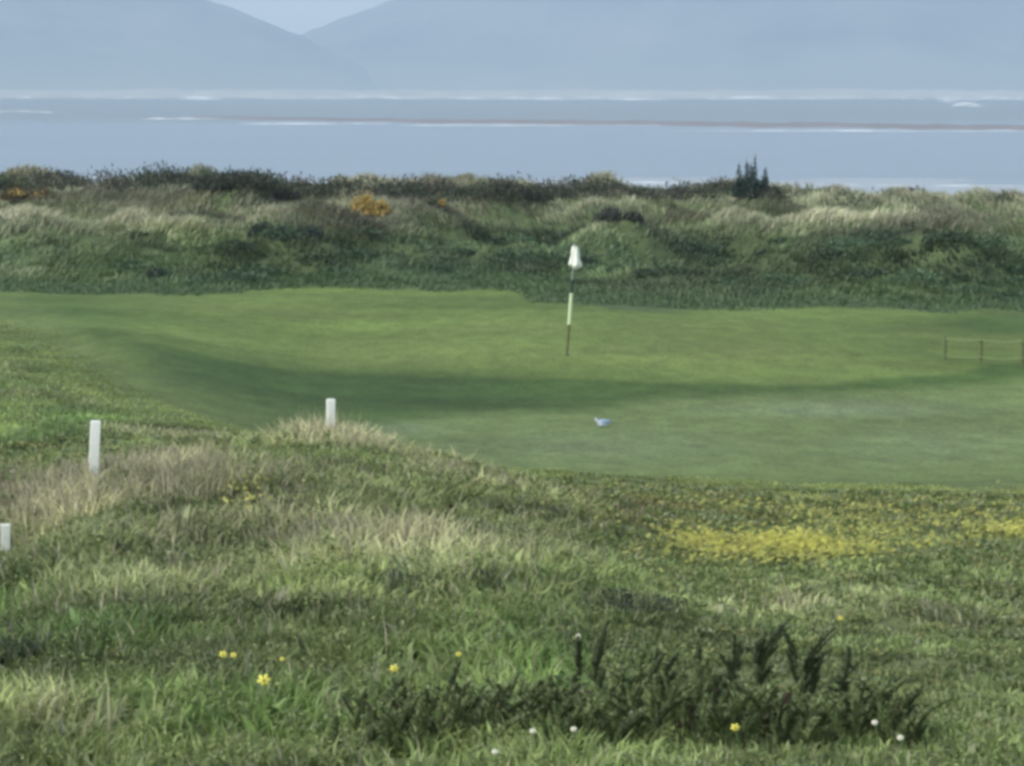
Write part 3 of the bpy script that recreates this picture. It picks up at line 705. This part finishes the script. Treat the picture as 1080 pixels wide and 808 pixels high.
# ------------------------------------------------------------------ boundary posts
m, n, b = mat('white_post_paint'); M_POST = m
tc = N(n, 'ShaderNodeTexCoord'); no = noise(n, 22, 6, tc.outputs['Object'], .7); no2 = noise(n, 6, 4, tc.outputs['Object'], .7)
sx_ = N(n, 'ShaderNodeSeparateXYZ'); n.links.new(tc.outputs['Object'], sx_.inputs[0])
mr = N(n, 'ShaderNodeMapRange'); mr.inputs[1].default_value = 0.5; mr.inputs[2].default_value = 0.05; mr.inputs[3].default_value = 0.25; mr.inputs[4].default_value = 0.9
n.links.new(sx_.outputs[2], mr.inputs[0])
mu = N(n, 'ShaderNodeMath', operation='MULTIPLY'); n.links.new(mr.outputs[0], mu.inputs[0]); n.links.new(no.outputs[0], mu.inputs[1])
mx = N(n, 'ShaderNodeMix', data_type='RGBA'); mx.inputs[6].default_value = (.82, .85, .80, 1); mx.inputs[7].default_value = (.33, .36, .24, 1)
n.links.new(mu.outputs[0], mx.inputs[0]); n.links.new(mx.outputs[2], b.inputs['Base Color']); b.inputs['Roughness'].default_value = .55
def post(u, vtop, vbase, y, width_px, tilt, label):
    m_ = y / F; x = y * xslope(u, vbase); z = float(height(x, y))
    ztop = EYE + float(slope(vtop)) * y; h = ztop - z; w = width_px * m_
    bm = bmesh.new(); bmesh.ops.create_cube(bm, size=1)
    for v_ in bm.verts: v_.co = Vector((v_.co.x * w, v_.co.y * w, (v_.co.z + .5) * (h + .25) - .25))
    bmesh.ops.bevel(bm, geom=list(bm.edges), offset=w * .08, segments=2, affect='EDGES')
    me = bpy.data.meshes.new('boundary_post'); bm.to_mesh(me); bm.free(); me.materials.append(M_POST)
    o = bpy.data.objects.new('boundary_post', me); COL.objects.link(o); o.location = (x, y, z); o.rotation_euler = (0, R(tilt), R(12))
    return tag(o, label, 'post', 'white boundary posts in the rough')
post(98, 444, 512, 22, 10.5, 3.5, 'tallest white boundary post leaning slightly right beside straw grass')
post(349, 421, 465, 26, 8.8, 0.5, 'upright white boundary post on the straw-grass crest before the mown hollow')
post(6, 553, 600, 19.6, 10.5, 1.5, 'short white boundary post sunk in grass at the left edge of the rough')

# ------------------------------------------------------------------ flagstick
yF = 51.0; xB = yF * xslope(598, 372); zB = float(height(xB, yF))
xT = yF * xslope(606.5, 258); zT = EYE + float(slope(258)) * yF
L = zT - zB; lean = (xT - xB) / L
root = empty('flagstick', (xB, yF, zB)); tag(root, 'leaning golf flagstick with banded pole and limp white flag on the putting green', 'flagstick')
def pole_seg(name, t0, t1, r, mt):
    V, Q = [], []; tube(V, Q, [(lean * L * t0, 0, L * t0), (lean * L * (t0 + t1) / 2, 0, L * (t0 + t1) / 2), (lean * L * t1, 0, L * t1)], [r] * 3, 10)
    return build(name, V, Q, mt, parent=root, smooth=False)
M_W = simple('pole_white', (.78, .80, .68), .5, .08, 20); M_OL = simple('pole_dark', (.085, .082, .035), .6, .2, 20); M_BK = simple('pole_black', (.022, .035, .030), .5, .2, 20)
M_PY = simple('pole_cream', (.50, .58, .36), .5, .1, 20); M_GR = simple('pole_grey', (.15, .19, .15), .5, .1, 20)
pole_seg('pole', -.02, .275, .022, M_OL); pole_seg('pole_band', .277, .56, .038, M_PY)['label'] = 'pale cream band of the pole'
pole_seg('pole_band', .562, .68, .028, M_BK)['label'] = 'dark band of the pole'
pole_seg('pole_band', .682, 1.01, .026, M_GR)['label'] = 'grey upper band of the pole'
# hanging flag: a bunched cloth whose section is folded, wide near its lower corner
V, Q = [], []; K = 28; rings = 16
for i in range(rings):
    t = i / (rings - 1); zz = L * (1.0 - .215 * t)
    wv = float(np.interp(t, [0, .12, .3, .55, .75, .86, .94, 1], [.015, .06, .085, .10, .135, .15, .09, .02]))
    cx = lean * zz + float(np.interp(t, [0, .3, .6, .8, 1], [.0, .01, .02, .03, .0]))
    for k in range(K):
        a = 2 * math.pi * k / K
        r = 1 + .28 * math.sin(5 * a + 2.2 * t) + .12 * math.sin(9 * a - 3 * t)
        V.append((cx + wv * .82 * r * math.cos(a), .5 * wv * r * math.sin(a), zz - (.03 * math.cos(a) * t)))
for i in range(rings - 1):
    for k in range(K): Q.append((i * K + k, i * K + (k + 1) % K, (i + 1) * K + (k + 1) % K, (i + 1) * K + k))
Q.append(tuple(range(K))); Q.append(tuple((rings - 1) * K + k for k in range(K))[::-1])
build('flag', V, Q, simple('flag_cloth', (.72, .75, .66), .8, .05, 12), parent=root, smooth=True)
V, Q = [], []; tube(V, Q, [(0, 0, -.06), (0, 0, .008)], [.06, .06], 18)
build('hole_cup', V, Q, M_BK, parent=root)

# ------------------------------------------------------------------ low fence on the right
M_FENCE = simple('weathered_olive_wood', (.115, .145, .062), .9, .25, 15)
M_RAIL = simple('pale_rail', (.15, .20, .085), .9, .2, 15)
yf0 = 52.0
xa = yf0 * xslope(996, 392); za = float(height(xa, yf0))
fr = empty('rail_fence', (xa, yf0, za)); tag(fr, 'low weathered rail fence at the right end of the putting green', 'fence')
posts = []
for u_, dy in ((996, 0), (1034, -.3), (1078, -.6), (1122, -.9)):
    y_ = yf0 + dy; x_ = y_ * xslope(u_, 385); z_ = float(height(x_, y_)); posts.append((x_ - xa, y_ - yf0, z_ - za))
ztop = EYE + float(slope(354)) * yf0 - za
for p in posts:
    bm = bmesh.new(); bmesh.ops.create_cube(bm, size=1)
    for v_ in bm.verts: v_.co = Vector((v_.co.x * .07, v_.co.y * .07, (v_.co.z + .5) * (ztop - p[2] + .2) - .2))
    bmesh.ops.bevel(bm, geom=list(bm.edges), offset=.01, segments=1, affect='EDGES')
    me = bpy.data.meshes.new('post'); bm.to_mesh(me); bm.free(); me.materials.append(M_FENCE)
    o = bpy.data.objects.new('post', me); COL.objects.link(o); o.parent = fr; o.location = p; o.rotation_euler = (0, 0, .2)
for zr, rr in ((ztop - .06, .020), (ztop - .40, .017)):
    V, Q = [], []; pts = []
    for a, b_ in zip(posts[:-1], posts[1:]):
        for t in (0, .25, .5, .75): pts.append((a[0] + (b_[0] - a[0]) * t, a[1] + (b_[1] - a[1]) * t - .05, zr - .03 * math.sin(math.pi * t)))
    pts.append((posts[-1][0], posts[-1][1] - .05, zr))
    tube(V, Q, pts, [rr] * len(pts), 6); build('rail', V, Q, M_RAIL, parent=fr)

# ------------------------------------------------------------------ gull resting on the fairway
def loft(name, path, mt, parent=None, k=14, squash=1.0):
    V, Q = [], []
    for (x, z, rw, rh) in path:
        for j in range(k): a = 2 * math.pi * j / k; V.append((x, rw * math.cos(a), z + rh * math.sin(a)))
    for i in range(len(path) - 1):
        for j in range(k): Q.append((i * k + j, i * k + (j + 1) % k, (i + 1) * k + (j + 1) % k, (i + 1) * k + j))
    Q.append(tuple(range(k))[::-1]); Q.append(tuple((len(path) - 1) * k + j for j in range(k)))
    return build(name, V, Q, mt, parent=parent, smooth=True)
yG = 41.0; xG = yG * xslope(636, 451)
for _y in np.arange(34, 50, .05):
    if float(height(_y * xslope(636, 451), _y)) >= EYE + float(slope(451)) * _y: yG = float(_y); xG = _y * xslope(636, 451); break
M_BW = simple('gull_white', (.48, .54, .60), .7, .05, 30); M_BG = simple('gull_grey', (.28, .37, .50), .7, .1, 30); M_BK2 = simple('gull_bill', (.25, .10, .04), .5, .1, 30)
g = loft('gull', [(.15, .085, .006, .006), (.12, .08, .02, .015), (.05, .07, .05, .045), (-.02, .065, .062, .058), (-.07, .075, .052, .055), (-.10, .105, .036, .042), (-.115, .135, .030, .032), (-.13, .15, .026, .028), (-.15, .148, .014, .016), (-.158, .145, .006, .007)], M_BW)
g.location = (xG, yG, float(height(xG, yG)) - .005); g.rotation_euler = (0, 0, R(20)); g.scale = (.92,) * 3
tag(g, 'small gull with white body and blue-grey back resting on the fairway', 'bird')
for s in (-1, 1):
    w_ = loft('wing', [(-.065, .10, .008, .012), (-.04, .10, .022, .035), (.03, .095, .024, .036), (.10, .095, .016, .022), (.17, .092, .004, .006)], M_BG, g, 10)
    w_.location = (0, s * .038, .012)
b_ = loft('bill', [(-.155, .145, .006, .007), (-.175, .142, .004, .005), (-.19, .138, .001, .001)], M_BK2, g, 8)

# ------------------------------------------------------------------ single wild flowers
M_FST = simple('flower_stem', (.08, .14, .05), .8, .2, 30)
M_FW = simple('petal_white', (.80, .80, .66), .7, .06, 60); M_FY = simple('petal_yellow', (.80, .74, .14), .7, .1, 60); M_FC = simple('flower_centre', (.45, .36, .06), .8, .1, 60)
def flower(u, v, kind, size, label, lift=.22):
    x, y = on_near(u, v + lift * 240); zg = float(height(x, y)); zt = EYE + float(slope(v)) * y
    root = empty('wildflower', (x, y, zg)); tag(root, label, 'flower', 'single wild flowers in the near rough')
    size *= .88; h = max(zt - zg, .08); V, Q = [], []; tube(V, Q, [(.02, .01, -.02), (.01, 0, h * .6), (0, 0, h)], [.003, .0025, .002]); build('stem', V, Q, M_FST, parent=root)
    V, Q = [], []; npet = 11 if kind == 'white' else 6; s = size
    for p in range(npet):
        a = 2 * math.pi * p / npet + .2; dx, dz = math.cos(a), math.sin(a); tx, tz = -dz, dx; wd = s * (.30 if kind == 'white' else .5)
        b0 = len(V); c0 = h
        for (rr, ww, yy) in ((.18, .3, -.3), (.65, 1, -.25), (1, .45, -.05)):
            V.append((dx * s * rr + tx * wd * ww * .5, yy * s, c0 + dz * s * rr * .85 + tz * wd * ww * .5)); V.append((dx * s * rr - tx * wd * ww * .5, yy * s, c0 + dz * s * rr * .85 - tz * wd * ww * .5))
        Q += [(b0, b0 + 1, b0 + 3, b0 + 2), (b0 + 2, b0 + 3, b0 + 5, b0 + 4)]
    hd = build('flower_head', V, Q, M_FW if kind == 'white' else M_FY, parent=root)
    V, Q = [], []; tube(V, Q, [(0, -.38 * s, h), (0, -.1 * s, h), (0, .1 * s, h)], [.16 * s, .26 * s, .12 * s], 8); build('flower_centre', V, Q, M_FC, parent=hd)
for a in [(665, 752, 'white', .015, 'small white flower low in the middle of the widest gorse'),
          (610, 671, 'white', .017, 'whitish flower on top of the lone upright shoot'),
          (605, 769, 'white', .015, 'white flower of the close pair under the left gorse, right one'),
          (562, 771, 'white', .015, 'white flower of the close pair under the left gorse, left one'),
          (871, 742, 'white', .015, 'white flower inside the right-hand gorse, highest of its three'),
          (922, 762, 'white', .015, 'white flower at the foot of the right-hand gorse, middle of three'),
          (949, 778, 'white', .015, 'white flower below the last drooping gorse shoots'),
          (522, 793, 'white', .015, 'pale flower nearest the bottom edge below the left gorse'),
          (775, 767, 'yellow', .020, 'pale yellow flower in grass below the widest gorse'),
          (886, 652, 'yellow', .020, 'yellowish flower above the tip of the right-hand gorse'),
          (236, 690, 'yellow', .022, 'yellow flower of a touching pair in the lush left rough, left one'),
          (247, 691, 'yellow', .018, 'yellow flower of a touching pair in the lush left rough, right one'),
          (279, 717, 'yellow', .034, 'largest deep yellow flower in the left rough'),
          (298, 695, 'yellow', .014, 'tiny yellow flower up and right of the largest yellow one'),
          (416, 705, 'yellow', .024, 'lone yellow flower between the left rough and the gorse'),
          (484, 690, 'yellow', .017, 'yellow flower just above the left gorse bush')]:
    flower(*a, lift=.16)
